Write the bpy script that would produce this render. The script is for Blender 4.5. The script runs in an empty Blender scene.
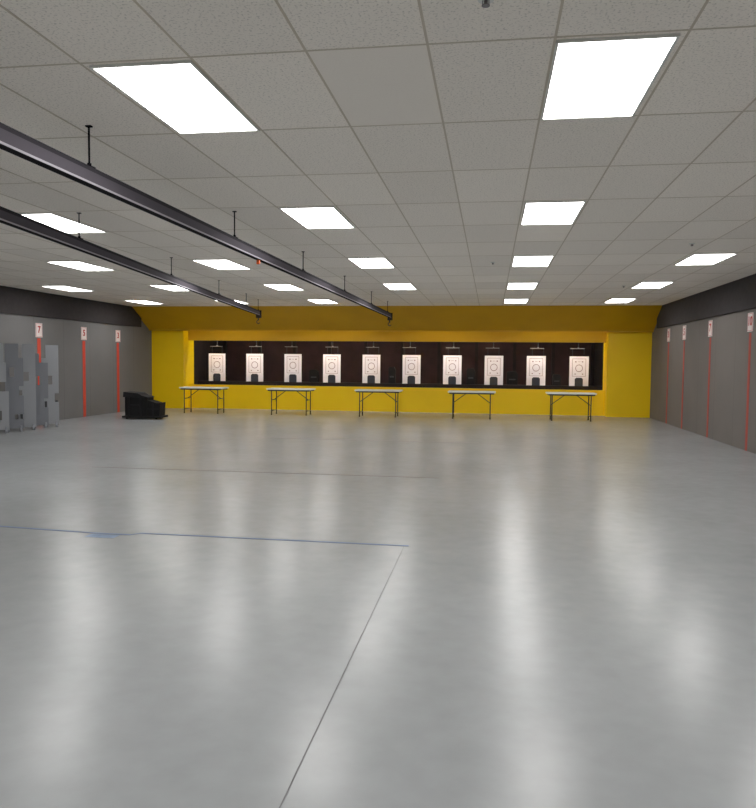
import bpy, math, random
from mathutils import Vector, Matrix
random.seed(4)
scene = bpy.context.scene
COL = scene.collection
try:
    scene.view_settings.view_transform = 'Standard'
    scene.view_settings.look = 'None'
except Exception:
    pass

# ------------------------------------------------------------------ materials
def lin(c):
    return tuple(((v/255.)/12.92 if v/255. <= .04045 else ((v/255.+.055)/1.055)**2.4) for v in c)

def mat(name, rgb, rough=.5, metal=0., noise=0., nscale=6., bump=0., spec=.5, emis=0.):
    m = bpy.data.materials.new(name); m.use_nodes = True
    nt = m.node_tree; b = nt.nodes['Principled BSDF']
    col = lin(rgb)
    b.inputs['Roughness'].default_value = rough
    b.inputs['Metallic'].default_value = metal
    b.inputs['Specular IOR Level'].default_value = spec
    tc = nt.nodes.new('ShaderNodeTexCoord')
    nz = nt.nodes.new('ShaderNodeTexNoise'); nz.inputs['Scale'].default_value = nscale
    nz.inputs['Detail'].default_value = 3
    nt.links.new(tc.outputs['Object'], nz.inputs['Vector'])
    rp = nt.nodes.new('ShaderNodeMapRange')
    rp.inputs['From Min'].default_value = .3; rp.inputs['From Max'].default_value = .7
    rp.inputs['To Min'].default_value = 1-noise; rp.inputs['To Max'].default_value = 1+noise
    nt.links.new(nz.outputs['Fac'], rp.inputs['Value'])
    vm = nt.nodes.new('ShaderNodeVectorMath'); vm.operation = 'SCALE'
    vm.inputs[0].default_value = col
    nt.links.new(rp.outputs['Result'], vm.inputs['Scale'])
    nt.links.new(vm.outputs['Vector'], b.inputs['Base Color'])
    if emis:
        b.inputs['Emission Color'].default_value = (1., .98, .952, 1)
        b.inputs['Emission Strength'].default_value = emis
    return m

H = 3.08          # ceiling
PX = .62          # tile pitch across
CX = .59          # a light column centre
GX, GY = CX-PX/2, 3.76
XL, XR = -10.55, 4.5
YB, YF = -6.0, 25.4
YS0, YS1 = 20.6, 22.0

def N(nt, t, **k):
    n = nt.nodes.new(t)
    for a, v in k.items(): setattr(n, a, v)
    return n
def M(nt, op, a, b=None, c=None):
    n = N(nt, 'ShaderNodeMath', operation=op)
    for i, v in enumerate((a, b, c)):
        if v is None: continue
        if isinstance(v, (int, float)): n.inputs[i].default_value = v
        else: nt.links.new(v, n.inputs[i])
    return n.outputs[0]

def ceiling_mat():
    m = bpy.data.materials.new('ceiling_tile'); m.use_nodes = True
    nt = m.node_tree; b = nt.nodes['Principled BSDF']
    b.inputs['Roughness'].default_value = .95; b.inputs['Specular IOR Level'].default_value = .1
    g = N(nt, 'ShaderNodeNewGeometry'); s = N(nt, 'ShaderNodeSeparateXYZ')
    nt.links.new(g.outputs['Position'], s.inputs[0])
    cx = M(nt, 'FLOOR', M(nt, 'DIVIDE', M(nt, 'SUBTRACT', s.outputs[0], GX), PX))
    cy = M(nt, 'FLOOR', M(nt, 'DIVIDE', M(nt, 'SUBTRACT', s.outputs[1], GY), 1.22))
    cb = N(nt, 'ShaderNodeCombineXYZ'); nt.links.new(cx, cb.inputs[0]); nt.links.new(cy, cb.inputs[1])
    wn = N(nt, 'ShaderNodeTexWhiteNoise'); wn.noise_dimensions = '2D'
    nt.links.new(cb.outputs[0], wn.inputs['Vector'])
    nz = N(nt, 'ShaderNodeTexNoise'); nz.inputs['Scale'].default_value = 75; nz.inputs['Detail'].default_value = 2
    nt.links.new(g.outputs['Position'], nz.inputs['Vector'])
    sp = N(nt, 'ShaderNodeMapRange'); sp.inputs['From Min'].default_value = .55; sp.inputs['From Max'].default_value = .67
    nt.links.new(nz.outputs['Fac'], sp.inputs['Value'])
    d = M(nt, 'ADD', M(nt, 'ABSOLUTE', M(nt, 'ADD', cx, 2.)), M(nt, 'ABSOLUTE', cy))
    fiss = M(nt, 'ADD', .12, M(nt, 'MULTIPLY', .88, M(nt, 'GREATER_THAN', d, .5)))
    speck = M(nt, 'MULTIPLY', M(nt, 'MULTIPLY', sp.outputs[0], fiss), .26)
    v = M(nt, 'ADD', .94, M(nt, 'MULTIPLY', wn.outputs['Value'], .08))
    v = M(nt, 'SUBTRACT', v, speck)
    vm = N(nt, 'ShaderNodeVectorMath', operation='SCALE'); vm.inputs[0].default_value = (.97, .91, .83)
    nt.links.new(v, vm.inputs['Scale']); nt.links.new(vm.outputs[0], b.inputs['Base Color'])
    return m

def floor_mat():
    m = bpy.data.materials.new('grey_epoxy_floor'); m.use_nodes = True
    nt = m.node_tree; b = nt.nodes['Principled BSDF']
    g = N(nt, 'ShaderNodeNewGeometry')
    n1 = N(nt, 'ShaderNodeTexNoise'); n1.inputs['Scale'].default_value = .8; n1.inputs['Detail'].default_value = 5
    n2 = N(nt, 'ShaderNodeTexNoise'); n2.inputs['Scale'].default_value = 7; n2.inputs['Detail'].default_value = 5
    n3 = N(nt, 'ShaderNodeTexNoise'); n3.inputs['Scale'].default_value = 1.8; n3.inputs['Detail'].default_value = 2
    for n in (n1, n2, n3): nt.links.new(g.outputs['Position'], n.inputs['Vector'])
    v = M(nt, 'ADD', .76, M(nt, 'MULTIPLY', n1.outputs['Fac'], .28))
    v = M(nt, 'ADD', v, M(nt, 'MULTIPLY', n2.outputs['Fac'], .20))
    vm = N(nt, 'ShaderNodeVectorMath', operation='SCALE'); vm.inputs[0].default_value = (.325, .340, .352)
    nt.links.new(v, vm.inputs['Scale']); nt.links.new(vm.outputs[0], b.inputs['Base Color'])
    r = M(nt, 'ADD', .235, M(nt, 'MULTIPLY', n3.outputs['Fac'], .03))
    nt.links.new(r, b.inputs['Roughness'])
    b.inputs['Specular IOR Level'].default_value = .38
    return m

def wall_mat(name, rgb, joint=1.22):
    m = bpy.data.materials.new(name); m.use_nodes = True
    nt = m.node_tree; b = nt.nodes['Principled BSDF']; b.inputs['Roughness'].default_value = .75
    b.inputs['Specular IOR Level'].default_value = .25
    g = N(nt, 'ShaderNodeNewGeometry'); s = N(nt, 'ShaderNodeSeparateXYZ')
    nt.links.new(g.outputs['Position'], s.inputs[0])
    nz = N(nt, 'ShaderNodeTexNoise'); nz.inputs['Scale'].default_value = 1.3; nz.inputs['Detail'].default_value = 4
    nt.links.new(g.outputs['Position'], nz.inputs['Vector'])
    fr = M(nt, 'FRACT', M(nt, 'DIVIDE', M(nt, 'ADD', s.outputs[1], 100.), joint))
    jn = M(nt, 'LESS_THAN', fr, .012)
    v = M(nt, 'ADD', .90, M(nt, 'MULTIPLY', nz.outputs['Fac'], .20))
    v = M(nt, 'MULTIPLY', v, M(nt, 'SUBTRACT', 1., M(nt, 'MULTIPLY', jn, .2)))
    vm = N(nt, 'ShaderNodeVectorMath', operation='SCALE')
    vm.inputs[0].default_value = lin(rgb); nt.links.new(v, vm.inputs['Scale'])
    nt.links.new(vm.outputs[0], b.inputs['Base Color'])
    return m

M_ceil = ceiling_mat(); M_floor = floor_mat()
M_wall = wall_mat('grey_wall_panel', (122, 117, 114))
M_wallL = wall_mat('grey_wall_panel_left', (122, 121, 122))
M_band = mat('dark_acoustic_band', (55, 51, 53), .9, noise=.12, nscale=8)
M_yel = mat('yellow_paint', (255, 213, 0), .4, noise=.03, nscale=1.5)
M_yels = mat('yellow_soffit_painted_shade', (200, 156, 2), .5, noise=.05, nscale=1.5)  # same yellow, darkened to paint in the shade on the downward-facing slope
M_yelh = mat('yellow_header_painted_shade', (206, 162, 2), .5, noise=.04, nscale=1.5)  # yellow lowered in colour for the shade on the recessed header
M_trap = mat('dark_rubber_trap', (46, 25, 26), .85, noise=.3, nscale=2.5)
M_trapd = mat('black_trap_panel', (28, 17, 18), .85, noise=.3, nscale=4)
M_block = mat('brown_black_rubber', (20, 17, 19), .85, noise=.3, nscale=4)
M_tbar = mat('painted_tbar', (204, 192, 174), .6)
M_frame = mat('white_metal', (225, 225, 220), .5)
M_lens = mat('lit_diffuser', (255, 255, 255), .6, emis=13.)
M_tube = mat('added_lit_tube', (255, 255, 255), .6, emis=60.)  # glow for the added lamps behind the header
M_tube2 = mat('added_lit_tube_soft', (255, 255, 255), .6, emis=17.)  # weaker glow for the added lamps inside the canopy
M_rail = mat('dark_rail_steel', (84, 80, 87), .9, .0, spec=.15)
M_railt = mat('rail_top_steel', (52, 50, 55), .9, .0, spec=.15)
M_railblk = mat('black_rail_flange', (24, 22, 26), .9, .0, spec=.15)
M_raill = mat('rail_edge_line', (170, 166, 173), .8, .0, spec=.2)
M_alu = mat('aluminium', (128, 124, 126), .6, .2)
M_wht = mat('white_plastic', (235, 235, 228), .45, noise=.03)
M_leg = mat('grey_steel_tube', (62, 64, 68), .5, .4)
M_paper = mat('target_paper', (253, 248, 255), .8)
M_ink = mat('dark_ink', (150, 112, 124), .8)
M_slate = mat('slate_ink', (52, 54, 66), .8)
M_red = mat('red_tape', (218, 76, 54), .6, noise=.08)
M_redd = mat('orange_red_tape', (180, 76, 62), .65, noise=.08)
M_blue = mat('blue_tape', (66, 92, 132), .5, noise=.12, nscale=14)
M_blue2 = mat('faded_blue_tape', (96, 120, 152), .5, noise=.15, nscale=14)
M_seam = mat('floor_joint', (104, 105, 108), .6)
M_faint = mat('worn_tape', (84, 78, 82), .5, noise=.1)
M_faint2 = mat('very_worn_tape', (112, 110, 114), .5, noise=.1)
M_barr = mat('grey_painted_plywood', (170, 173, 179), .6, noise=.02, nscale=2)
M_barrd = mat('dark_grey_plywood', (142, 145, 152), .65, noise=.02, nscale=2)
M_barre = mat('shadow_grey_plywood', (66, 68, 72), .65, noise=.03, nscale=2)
M_blk = mat('black_plastic', (18, 18, 20), .75, noise=.2, spec=.3)
M_blk2 = mat('worn_black_plastic', (28, 28, 31), .75, noise=.2, spec=.3)
M_rub = mat('black_rubber', (12, 12, 12), .8)
M_or = mat('orange_plastic', (214, 92, 34), .5)
M_card = mat('white_card', (242, 230, 228), .7)
M_num = mat('red_ink', (190, 44, 44), .7)

# ------------------------------------------------------------------ mesh builder
class MB:
    def __init__(s): s.v = []; s.f = []
    def add(s, vs, fs, mtx=None):
        o = len(s.v)
        for p in vs: s.v.append(tuple(mtx @ Vector(p)) if mtx else tuple(p))
        for f in fs: s.f.append(tuple(i+o for i in f))
        return s
    def box(s, x0, x1, y0, y1, z0, z1, mtx=None):
        vs = [(x0,y0,z0),(x1,y0,z0),(x1,y1,z0),(x0,y1,z0),(x0,y0,z1),(x1,y0,z1),(x1,y1,z1),(x0,y1,z1)]
        fs = [(0,3,2,1),(4,5,6,7),(0,1,5,4),(1,2,6,5),(2,3,7,6),(3,0,4,7)]
        return s.add(vs, fs, mtx)
    def cyl(s, a, b, r, r2=None, seg=12):
        a = Vector(a); b = Vector(b); d = b-a; q = d.to_track_quat('Z', 'Y')
        r2 = r if r2 is None else r2
        vs = []
        for p, rr in ((a, r), (b, r2)):
            for i in range(seg):
                t = 2*math.pi*i/seg
                vs.append(p + q @ Vector((rr*math.cos(t), rr*math.sin(t), 0)))
        fs = [(i, (i+1) % seg, seg+(i+1) % seg, seg+i) for i in range(seg)]
        fs += [tuple(range(seg-1, -1, -1)), tuple(range(seg, 2*seg))]
        return s.add(vs, fs)
    def prism(s, poly, y0, y1, mtx=None):
        n = len(poly)
        vs = [(x, y0, z) for x, z in poly]+[(x, y1, z) for x, z in poly]
        fs = [tuple(range(n)), tuple(range(2*n-1, n-1, -1))]
        fs += [(i, i+n, (i+1) % n+n, (i+1) % n) for i in range(n)]
        return s.add(vs, fs, mtx)
    def ring(s, cx, y, cz, r0, r1, seg=28):
        vs = []
        for r in (r0, r1):
            for i in range(seg):
                t = 2*math.pi*i/seg; vs.append((cx+r*math.cos(t), y, cz+r*math.sin(t)))
        fs = [(i, seg+i, seg+(i+1) % seg, (i+1) % seg) for i in range(seg)]
        return s.add(vs, fs)
    def cells(s, rows, cw, ch, z0, y0, y1):
        """rows: strings top->bottom, '#' = solid; a board cut on a grid, outer faces only"""
        R = len(rows); C = len(rows[0]); idx = {}
        on = lambda r, c: 0 <= r < R and 0 <= c < C and rows[r][c] == '#'
        def vtx(r, c, k):
            key = (r, c, k)
            if key not in idx:
                idx[key] = len(s.v)
                s.v.append(((c-C/2)*cw, (y0, y1)[k], z0+(R-r)*ch))
            return idx[key]
        for r in range(R):
            for c in range(C):
                if not on(r, c): continue
                a, b, d, e = (r, c), (r, c+1), (r+1, c+1), (r+1, c)
                s.f.append((vtx(*e, 0), vtx(*d, 0), vtx(*b, 0), vtx(*a, 0)))
                s.f.append((vtx(*a, 1), vtx(*b, 1), vtx(*d, 1), vtx(*e, 1)))
                for (dr, dc, p, q) in ((-1, 0, a, b), (0, 1, b, d), (1, 0, d, e), (0, -1, e, a)):
                    if not on(r+dr, c+dc):
                        s.f.append((vtx(*p, 0), vtx(*q, 0), vtx(*q, 1), vtx(*p, 1)))
        return s
    def obj(s, name, m, bevel=0, parent=None, smooth=False):
        me = bpy.data.meshes.new(name); me.from_pydata(s.v, [], s.f); me.update()
        me.materials.append(m)
        if smooth:
            for p in me.polygons: p.use_smooth = len(p.vertices) == 4
        o = bpy.data.objects.new(name, me); COL.objects.link(o)
        if bevel:
            bv = o.modifiers.new('bevel', 'BEVEL'); bv.width = bevel; bv.segments = 2; bv.limit_method = 'ANGLE'
        if parent: o.parent = parent
        return o

def root(name, label, cat, group=None, loc=(0, 0, 0), rz=0):
    e = bpy.data.objects.new(name, None); COL.objects.link(e)
    e.empty_display_size = .1
    e.location = loc; e.rotation_euler = (0, 0, rz)
    e['label'] = label; e['category'] = cat
    if group: e['group'] = group
    return e
def tag(o, label, cat, group=None):
    o['label'] = label; o['category'] = cat
    if group: o['group'] = group
    return o
def dup(r, loc, rz=None, label=None):
    n = r.copy(); COL.objects.link(n); n.location = loc
    if rz is not None: n.rotation_euler = (0, 0, rz)
    if label: n['label'] = label
    for c in list(r.children):
        k = c.copy(); COL.objects.link(k); k.parent = n
        for c2 in list(c.children):
            k2 = c2.copy(); COL.objects.link(k2); k2.parent = k
    return n
def struct(o): o['kind'] = 'structure'; return o

# ------------------------------------------------------------------ room shell
T = .2
struct(MB().box(XL-T, XR+T, YB-T, YF+T, -T, 0).obj('floor', M_floor))
struct(MB().box(XL-T, XR+T, YB-T, YF+T, H, H+T).obj('ceiling', M_ceil))
struct(MB().box(XL-T, XL, YB-T, YF+T, 0, H).obj('wall_left', M_wallL))
struct(MB().box(XR, XR+T, YB-T, YF+T, 0, H).obj('wall_right', M_wall))
struct(MB().box(XL, XR, YB-T, YB, 0, H).obj('wall_rear', M_wall))
struct(MB().box(XL, XR, YF, YF+T, 0, H).obj('wall_front', M_trap))
BZ = 2.5
struct(MB().box(XL, XL+.05, YB, 21.2, BZ, H).obj('trim_1', M_band))
struct(MB().box(XR-.05, XR, YB, 21.2, BZ, H).obj('trim_2', M_band))
g = MB()
x = GX-PX*20
while x < XR:
    if x > XL: g.box(x-.0065, x+.0065, YB, YS0, H-.002, H)
    x += PX
y = GY-1.22*9
while y < YS0:
    if y > YB: g.box(XL, XR, y-.0065, y+.0065, H-.0018, H)
    y += 1.22
struct(g.obj('trim_3', M_tbar))
# yellow front: sloped soffit sheet with a lip, cavity behind, recessed header and ledge
YC = YS1-.20
YH = YS1+.35
YP = YS1-.02        # side block face
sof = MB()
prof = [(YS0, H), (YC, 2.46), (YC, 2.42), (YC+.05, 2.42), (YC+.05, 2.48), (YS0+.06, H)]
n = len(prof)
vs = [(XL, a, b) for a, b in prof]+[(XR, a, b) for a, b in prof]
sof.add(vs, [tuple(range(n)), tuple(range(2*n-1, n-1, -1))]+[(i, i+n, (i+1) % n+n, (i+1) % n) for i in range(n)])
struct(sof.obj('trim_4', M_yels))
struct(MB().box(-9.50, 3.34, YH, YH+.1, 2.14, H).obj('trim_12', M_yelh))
struct(MB().box(-9.50, 3.34, YH, YH+.15, 0, .745).obj('trim_5', M_yel))
struct(MB().box(XL, -9.50, YP, YS1+.8, 0, H).obj('trim_6', M_yel))
struct(MB().box(3.30, XR, YP, YS1+.8, 0, H).obj('trim_7', M_yel))
struct(MB().box(-9.9, -9.5, YS1+.8, YF, 0, 2.6).obj('trim_8', M_trapd))
struct(MB().box(3.39, 3.9, YS1+.8, YF, 0, 2.6).obj('trim_9', M_trapd))
struct(MB().box(-9.9, 3.9, YH+.1, YF, 2.6, 2.65).obj('trim_10', M_trapd))
struct(MB().box(-9.5, 3.39, 23.12, 23.62, .70, .84).obj('trim_13', M_trapd))
bt = MB()
for i in range(11):
    xx = -9.4+.02+i*1.27
    bt.box(xx-.05, xx+.05, YF-.06, YF, 0, 2.6)
struct(bt.obj('trim_11', M_trapd))

# ------------------------------------------------------------------ ceiling lights
def light():
    r = root('ceiling_light', 'lit rectangular recessed fluorescent panel in the tiled ceiling', 'ceiling light', 'recessed ceiling light panels')
    f = MB(); a, b, w = .288, .584, .014
    f.box(-a, a, -b, -b+w, -.014, 0); f.box(-a, a, b-w, b, -.014, 0)
    f.box(-a, -a+w, -b+w, b-w, -.014, 0); f.box(a-w, a, -b+w, b-w, -.014, 0)
    f.obj('light_frame', M_frame, parent=r)
    MB().box(-a+w, a-w, -b+w, b-w, -.009, -.001).obj('light_diffuser', M_lens, parent=r)
    return r
ROW = lambda k: 4.375+3.66*(k-1)
spots = []
for k in (-1, 0, 1, 2, 3, 4, 5):
    for j in range(-4, 2):
        X = CX+4*PX*j
        if k == 5 and j == -1: continue
        if k == 1 and j in (-2, -4): continue
        if k == 2 and j in (-2, -3, -4): continue
        if k == 3 and j == -4: continue
        if k == 1 and j == -1: X += .015
        if k == 1 and j == 0: X -= .015
        if j == 1: X += .03
        spots.append((X, ROW(k)))
spots.append((CX-9*PX-.01, ROW(2)))
spots.append((CX-13*PX, ROW(2)))
L0 = light(); L0.location = (*spots[0], H)
for p in spots[1:]: dup(L0, (*p, H))

def added_strip_light(tm, loc, label, grp):  # invented fill lamp, kept out of view
    r = root('added_strip_light', label, 'added strip light', grp, loc)
    MB().box(-1.2, 1.2, -.06, .06, -.06, .005).obj('added_light_housing', M_frame, parent=r)
    MB().cyl((-1.15, 0, -.08), (1.15, 0, -.08), .022).obj('added_light_tube', tm, parent=r)
    return r
S0 = added_strip_light(M_tube, (-7.9, YH+.2, 2.6), 'unseen fluorescent strip added behind the yellow header to light the targets', 'added strip lights above the targets')  # hidden lamps put in to brighten the paper targets
for X in (-4.7, -1.4, 1.8): dup(S0, (X, YH+.2, 2.6))
S1 = added_strip_light(M_tube2, (-7.9, YS1+.08, H), 'unseen fluorescent strip added inside the yellow canopy to brighten the header', 'added strip lights inside the canopy')  # hidden lamps put in to lift the yellow header and ledge
for X in (-4.7, -1.4, 1.8): dup(S1, (X, YS1+.08, H))

SP = root('fire_sprinkler', 'small metal fire sprinkler head on the tiled ceiling', 'sprinkler', 'ceiling sprinkler heads', (-.05, 3.33, H))
MB().cyl((0, 0, -.010), (0, 0, .005), .035, .04, 20).obj('escutcheon', M_frame, parent=SP)
MB().cyl((0, 0, -.030), (0, 0, -.010), .008).cyl((0, 0, -.033), (0, 0, -.030), .018, seg=16).box(-.015,-.012,-.004,.004,-.030,-.010).box(.012,.015,-.004,.004,-.030,-.010).obj('sprinkler_head', M_alu, parent=SP)
for p in ((0., 11.8), (2.55, 10.2), (-3.4, 12.2), (2.6, 15.5)): dup(SP, (*p, H))

# ------------------------------------------------------------------ overhead rails
def rail(name, label, p0, p1, hang, tagpos=None):
    p0 = Vector(p0); p1 = Vector(p1); L = (p1-p0).length
    ang = math.atan2(p1.y-p0.y, p1.x-p0.x)-math.pi/2
    r = root(name, label, 'overhead rail', 'suspended overhead rails', (p0.x, p0.y, 0), ang)
    zt = 2.80; zb = zt-.12
    MB().box(-.03, .03, 0, L, zt-.03, zt).obj('top_channel', M_railt, parent=r)
    MB().box(-.03, .03, 0, L, zb+.018, zt-.03).obj('beam_web', M_rail, parent=r)
    MB().box(-.03, .03, 0, L, zb, zb+.004).obj('bottom_flange', M_railblk, parent=r)
    MB().box(-.032, .032, 0, L, zb+.004, zb+.018).obj('edge_strip', M_raill, parent=r)
    for hpos in hang:
        if hpos > L: continue
        MB().cyl((0, hpos, zt), (0, hpos, H+.002), .007, seg=8).cyl((0, hpos, zt+.0), (0, hpos, zt+.03), .015, seg=8).box(-.03, .03, hpos-.03, hpos+.03, zt, zt+.008).box(-.02, .02, hpos-.015, hpos+.015, H-.008, H).obj('hanger_rod', M_railblk, parent=r)
    e = MB().box(-.065, .065, L-.02, L+.02, zb-.06, zt+.01).box(-.05,.05,L-.16,L-.02,zb-.07,zb)
    e.obj('end_stop', M_railt, .002, parent=r)
    hz = zb-.07
    hk = MB().cyl((0, L-.08, hz-.06), (0, L-.08, hz), .018)
    for i in range(10):
        a0 = math.pi*(.5+1.35*i/10); a1 = math.pi*(.5+1.35*(i+1)/10)
        c = Vector((0, L-.08, hz-.10)); rr = .042
        hk.cyl(c+Vector((rr*math.cos(a0), 0, rr*math.sin(a0))), c+Vector((rr*math.cos(a1), 0, rr*math.sin(a1))), .012, seg=8)
    hk.obj('hook', M_leg, parent=r)
    if tagpos:
        MB().box(-.018, .018, tagpos-.018, tagpos+.018, zb-.05, zb).obj('warning_lamp', M_or, .004, parent=r)
    return r
rail('overhead_rail', 'long dark steel rail hung on rods with an orange lamp', (-2.75, -3), (-2.66, 19.5), (1.9, 7.75, 10.6, 13.45, 16.45, 19.45, 22), 11.4)
rail('overhead_rail', 'long dark steel rail hung on rods, ending in a hook', (-2.97, -3), (-5.94, 18.5), (1.5, 4.6, 7.6, 10.6, 14.0, 17.2, 20.0, 21.6))

# ------------------------------------------------------------------ folding tables
tb = root('folding_table', 'white plastic folding table with grey tubular legs, bare top', 'table', 'folding tables before the yellow wall', (-8.15, 20.3, 0))
MB().box(-.64, .64, -.3, .3, .705, .745).obj('tabletop', M_wht, .015, parent=tb)
for sx in (-1, 1):
    x = sx*.50
    MB().cyl((x, -.24, 0), (x, -.24, .69), .015).cyl((x, .24, 0), (x, .24, .69), .015).cyl((x, -.24, .12), (x, .24, .12), .012).cyl((x, -.25, .69), (x, .25, .69), .015).cyl((x, -.24, .42), (x, .24, .42), .010).cyl((x,-.24,0),(x,-.24,.03),.02).cyl((x,.24,0),(x,.24,.03),.02).obj('leg', M_leg, parent=tb, smooth=True)
    MB().cyl((x, 0, .42), (sx*.12, 0, .70), .010).cyl((sx*.12, -.12, .70), (sx*.12, .12, .70), .01).obj('brace', M_leg, parent=tb, smooth=True)
MB().box(-.60, .60, -.27, -.25, .67, .705).box(-.60, .60, .25, .27, .67, .705).obj('apron_rail', M_leg, parent=tb)
for X in (-5.57, -3.06, -.5, 2.12): dup(tb, (X, 20.3, 0))

# ------------------------------------------------------------------ targets
YT = 23.2
TX = [-8.87+1.28*i for i in range(10)]
tg = root('paper_target', 'white paper shooting target with printed circle and dark base block', 'shooting target', 'row of paper targets', (TX[0], YT, .84))
w, h = .285, .90
MB().box(-w, w, 0, .011, 0, h).obj('target_board', M_paper, parent=tg)
mk = MB(); yy = -.002
def line(m, x0, x1, z0, z1): m.box(x0, x1, yy, 0, z0, z1)
mk.ring(0, yy, .54, .095, .110)
t_ = .009
for (x0, x1, z0, z1) in ((-.20, .20, .29, .83),):
    line(mk, x0, x1, z0, z0+t_); line(mk, x0, x1, z1-t_, z1); line(mk, x0, x0+t_, z0, z1); line(mk, x1-t_, x1, z0, z1)
for cx in (-.10, .10):
    line(mk, cx-.02, cx+.02, .72, .75)
line(mk, -.04, .04, .732, .740); line(mk, -.13, -.09, .35, .375); line(mk, .09, .13, .35, .375)
mk.obj('printed_marks', M_ink, parent=tg)
pts = [(-.12, 0), (.12, 0), (.12, .21), (.08, .25), (-.08, .25), (-.12, .21)]
MB().prism(pts, -.02, 0).obj('base_block', M_slate, parent=tg)
for X in TX[1:]: dup(tg, (X, YT, .84))

tc = root('target_carrier', 'metal target carrier arm with two thin hanging clips', 'target carrier', 'target carriers above the targets', (TX[0], YT, 0))
MB().cyl((0, .03, 2.0), (0, .03, 2.605), .012).obj('carrier_rod', M_leg, parent=tc)
MB().box(-.24, .18, .012, .028, 1.965, 1.985).box(-.02,.02,.005,.045,1.985,2.01).obj('carrier_arm', M_alu, .002, parent=tc)
for sx in (-.17, .17):
    MB().box(sx-.007, sx+.007, .0125, .018, 1.715, 1.97).obj('clip', M_leg, parent=tc)
for i, X in enumerate(TX[1:]): dup(tc, (X+(.05, -.04, .02, .06, -.05, .03, -.02, .05, -.03)[i], YT, 0))

# dark rubber blocks standing on the ledge between lanes
for X, hh, ww in ((-5.68, .40, .30), (-3.12, .52, .22), (-.62, .50, .26), (.66, .42, .34), (2.02, .34, .24)):
    r = root('rubber_block', 'dark rubber baffle block standing between paper targets', 'rubber block', 'rubber blocks between targets', (X, 23.5, .84))
    MB().prism([(-ww/2, 0), (ww/2, 0), (ww/2, hh*.8), (ww*.3, hh), (-ww*.4, hh), (-ww/2, hh*.9)], -.08, .08).obj('block_body', M_block, .01, parent=r)
    MB().box(-ww*.3, ww*.3, -.095, -.08, hh*.35, hh*.45).obj('strap', M_leg, parent=r)

# ------------------------------------------------------------------ wall strips and number cards
def text_mesh(name, s, size, m, parent):
    cu = bpy.data.curves.new('tmp', 'FONT'); cu.body = s; cu.size = size; cu.align_x = 'CENTER'; cu.align_y = 'CENTER'; cu.extrude = .001; cu.offset = .006
    to = bpy.data.objects.new('tmp', cu); COL.objects.link(to)
    dg = bpy.context.evaluated_depsgraph_get(); dg.update()
    me = bpy.data.meshes.new_from_object(to.evaluated_get(dg)); me.name = name
    bpy.data.objects.remove(to)
    me.materials.clear(); me.materials.append(m)
    o = bpy.data.objects.new(name, me); COL.objects.link(o); o.parent = parent
    return o
def sign(side, Y, s, zc):
    wx = XL if side < 0 else XR
    rz = math.pi/2 if side < 0 else -math.pi/2
    r = root('distance_sign', 'white card printed with red number %s on grey wall' % s, 'sign', 'distance number cards on the walls', (wx, Y, zc), rz)
    MB().box(-.13, .13, -.012, 0, -.165, .165).obj('card', M_card, parent=r)
    t = text_mesh('number', s, .22, M_num, r); t.rotation_euler = (math.pi/2, 0, 0); t.location = (0, -.014, .01)
    b = MB(); q = .006
    b.box(-.118, .118, -.0135, -.012, .145, .145+q).box(-.118, .118, -.0135, -.012, -.151, -.145).box(-.118, -.112, -.0135, -.012, -.145, .145).box(.112, .118, -.0135, -.012, -.145, .145)
    b.obj('printed_border', M_num, parent=r)
    hw = .065 if side < 0 else .05
    s_ = MB().box(-hw, hw, -.004, 0, 0, zc-.19).obj('tape_strip', M_red if side < 0 else M_redd)
    s_.location = (wx, Y, 0); s_.rotation_euler = (0, 0, rz)
    tag(s_, 'vertical %s tape strip below a number card' % ('bright red' if side < 0 else 'faded orange-red'), 'tape strip', 'vertical red wall tape strips')
for Y, s in ((16.1, '7'), (18.05, '5'), (19.84, '3')): sign(-1, Y, s, 2.18)
for Y, s in ((13.9, '10'), (16.3, '7'), (18.4, '5'), (19.96, '3')): sign(1, Y, s, 2.27)

# ------------------------------------------------------------------ floor lines
def strip(name, m, label, pts, w, zt=.0015):
    b = MB()
    for (xa, ya), (xb, yb) in zip(pts, pts[1:]):
        h_ = w/2
        b.add([(xa, ya-h_, 0), (xb, yb-h_, 0), (xb, yb+h_, 0), (xa, ya+h_, 0), (xa, ya-h_, zt), (xb, yb-h_, zt), (xb, yb+h_, zt), (xa, ya+h_, zt)],
              [(0,3,2,1),(4,5,6,7),(0,1,5,4),(1,2,6,5),(2,3,7,6),(3,0,4,7)])
    return tag(b.obj(name, m), label, 'floor marking')
strip('floor_tape', M_blue, 'worn blue tape line with slight kink across grey floor', [(-10.4, 6.40), (-4.3, 5.98), (-3.35, 5.90), (-3.04, 5.90), (-2.98, 5.97), (-.64, 5.965)], .032)
strip('tape_patch', M_blue2, 'short faded patch of blue tape beside the line', [(-3.38, 5.81), (-3.12, 5.81)], .11, .001)
strip('floor_tape', M_faint, 'thin dark worn line across the glossy grey floor', [(-5.5, 9.60), (-.64, 9.62)], .045)
strip('floor_tape', M_faint2, 'barely visible worn line on the grey floor', [(-4.5, 14.0), (-.2, 14.0)], .04)
o = MB().box(-.679, -.674, -5.8, 5.94, 0, .001).obj('floor_joint', M_seam); tag(o, 'straight thin dark joint in the epoxy floor', 'floor marking')

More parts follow.
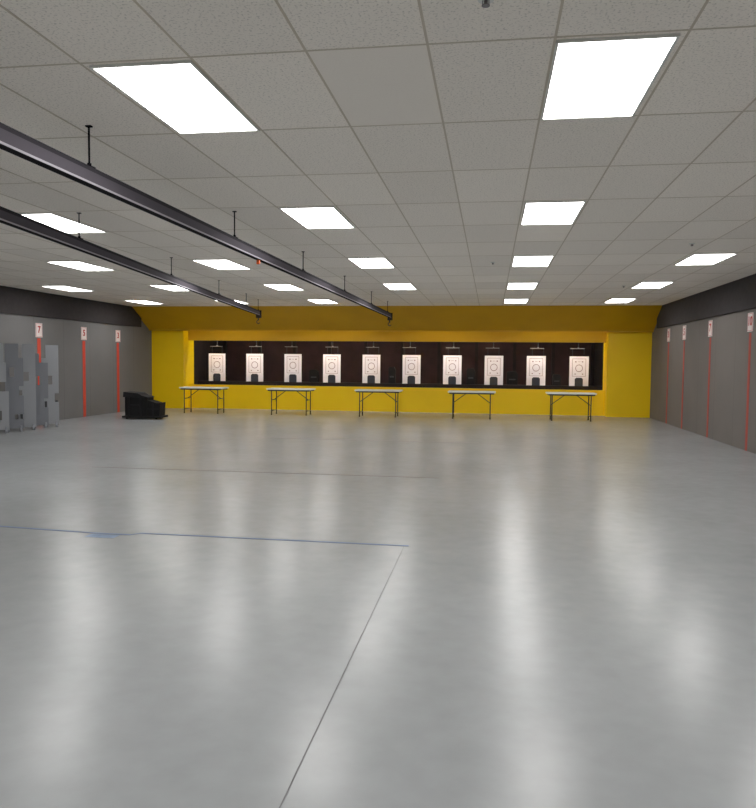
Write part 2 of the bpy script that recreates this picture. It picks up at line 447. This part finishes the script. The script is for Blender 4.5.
# ------------------------------------------------------------------ barricades
pat = [
["..####..","..####..","..####..","..####..","#######.","#######.","#######.","#######.","####....","####....","########","########","########","########","###..###","###..###","########","########"],
["######..","######..","######..","########","########","##..####","##..####","########","########","######..","######..","########","########","########","########","####....","########","########"],
["..######","..######","..######","########","########","########","##...###","##...###","########","########","..######","..######","########","########","########","########","########","########"],
["........","........","####....","####....","########","########","########","##..####","##..####","########","########","########","######..","######..","########","########","########","########"],
["..######","..######","..######","########","########","########","########","###..###","###..###","########","########","######..","######..","########","########","########","########","########"]]
bl = ['light grey painted barricade with stepped top and square cut-outs',
      'grey notched barricade board with side cut-outs on feet',
      'light grey barricade board with stepped corner and window slots',
      'shorter grey barricade board with a stepped top corner',
      'tall light grey notched barricade board at cluster end']
for i, (X, Y, rz) in enumerate(((-9.80, 13.6, .6), (-9.74, 14.0, .6), (-9.73, 14.4, .6), (-9.70, 14.8, .6), (-9.70, 15.2, .6))):
    r = root('shooting_barricade', bl[i], 'barricade', 'notched grey barricades by the wall', (X, Y, 0), rz)
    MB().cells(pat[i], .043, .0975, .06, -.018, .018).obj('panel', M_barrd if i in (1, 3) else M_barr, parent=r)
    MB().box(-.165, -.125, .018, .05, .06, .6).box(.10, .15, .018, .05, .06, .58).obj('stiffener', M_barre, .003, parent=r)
    for sx in (-.12, .12):
        MB().prism([(-.14, 0), (.14, 0), (.14, .05), (.07, .12), (-.07, .12), (-.14, .05)], -.02, .02,
                   Matrix.Translation((sx, .0, 0)) @ Matrix.Rotation(math.pi/2, 4, 'Z')).obj('foot', M_barrd, .003, parent=r)

# ------------------------------------------------------------------ black rolling case
c = root('utility_cart', 'angular black plastic rolling case with uneven raised top', 'cart', None, (-8.80, 17.9, 0), .10)
MB().prism([(-.42,.07),(.14,.07),(.16,.54),(-.42,.56)], -.24, .24).obj('moulded_body', M_blk, .006, parent=c)
MB().prism([(-.46,.56),(.14,.54),(.18,.56),(.02,.60),(-.08,.66),(-.45,.69)], -.26, .26).obj('raised_lid', M_blk2, .004, parent=c)
MB().prism([(.14,.07),(.46,.07),(.48,.42),(.40,.41),(.30,.44),(.15,.48)], -.22, .22).obj('side_case', M_blk, .006, parent=c)
MB().box(-.34,-.29,-.262,-.24,.07,.55).box(-.03,.02,-.262,-.24,.07,.53).box(.28,.32,-.24,-.22,.07,.40).box(-.28,-.05,-.256,-.24,.34,.38).box(.14,.46,-.24,-.22,.24,.27).obj('rib_trim', M_blk2, .003, parent=c)
MB().box(-.48, .52, -.28, .28, .03, .08).obj('cart_base', M_rub, .004, parent=c)
for sx in (-.38, .38):
    for sy in (-.2, .2):
        MB().cyl((sx, sy-.02, .03), (sx, sy+.02, .03), .03, seg=18).box(sx-.012, sx+.012, sy-.028, sy-.022, .025, .06).box(sx-.012, sx+.012, sy+.022, sy+.028, .025, .06).obj('caster', M_rub, parent=c)

# ------------------------------------------------------------------ world + camera
w_ = bpy.data.worlds.new('world'); scene.world = w_; w_.use_nodes = True
w_.node_tree.nodes['Background'].inputs[0].default_value = (.5, .5, .5, 1)
w_.node_tree.nodes['Background'].inputs[1].default_value = .1

F = 740.; roll = math.radians(.55)
u, v = 113., 41.
uu = u*math.cos(roll)-v*math.sin(roll); vv = u*math.sin(roll)+v*math.cos(roll)
pitch = math.atan(vv/F*math.cos(math.atan(uu/F)))
yaw = math.atan(uu/math.hypot(F, vv))
cd = bpy.data.cameras.new('camera'); cam = bpy.data.objects.new('camera', cd); COL.objects.link(cam)
cd.sensor_fit = 'HORIZONTAL'; cd.sensor_width = 36; cd.lens = F/756*36
R = Matrix.Rotation(yaw, 4, 'Z') @ Matrix.Rotation(math.pi/2-pitch, 4, 'X') @ Matrix.Rotation(roll, 4, 'Z')
cam.matrix_world = Matrix.Translation((0, 0, 1.5)) @ R
cd.clip_end = 100
scene.camera = cam
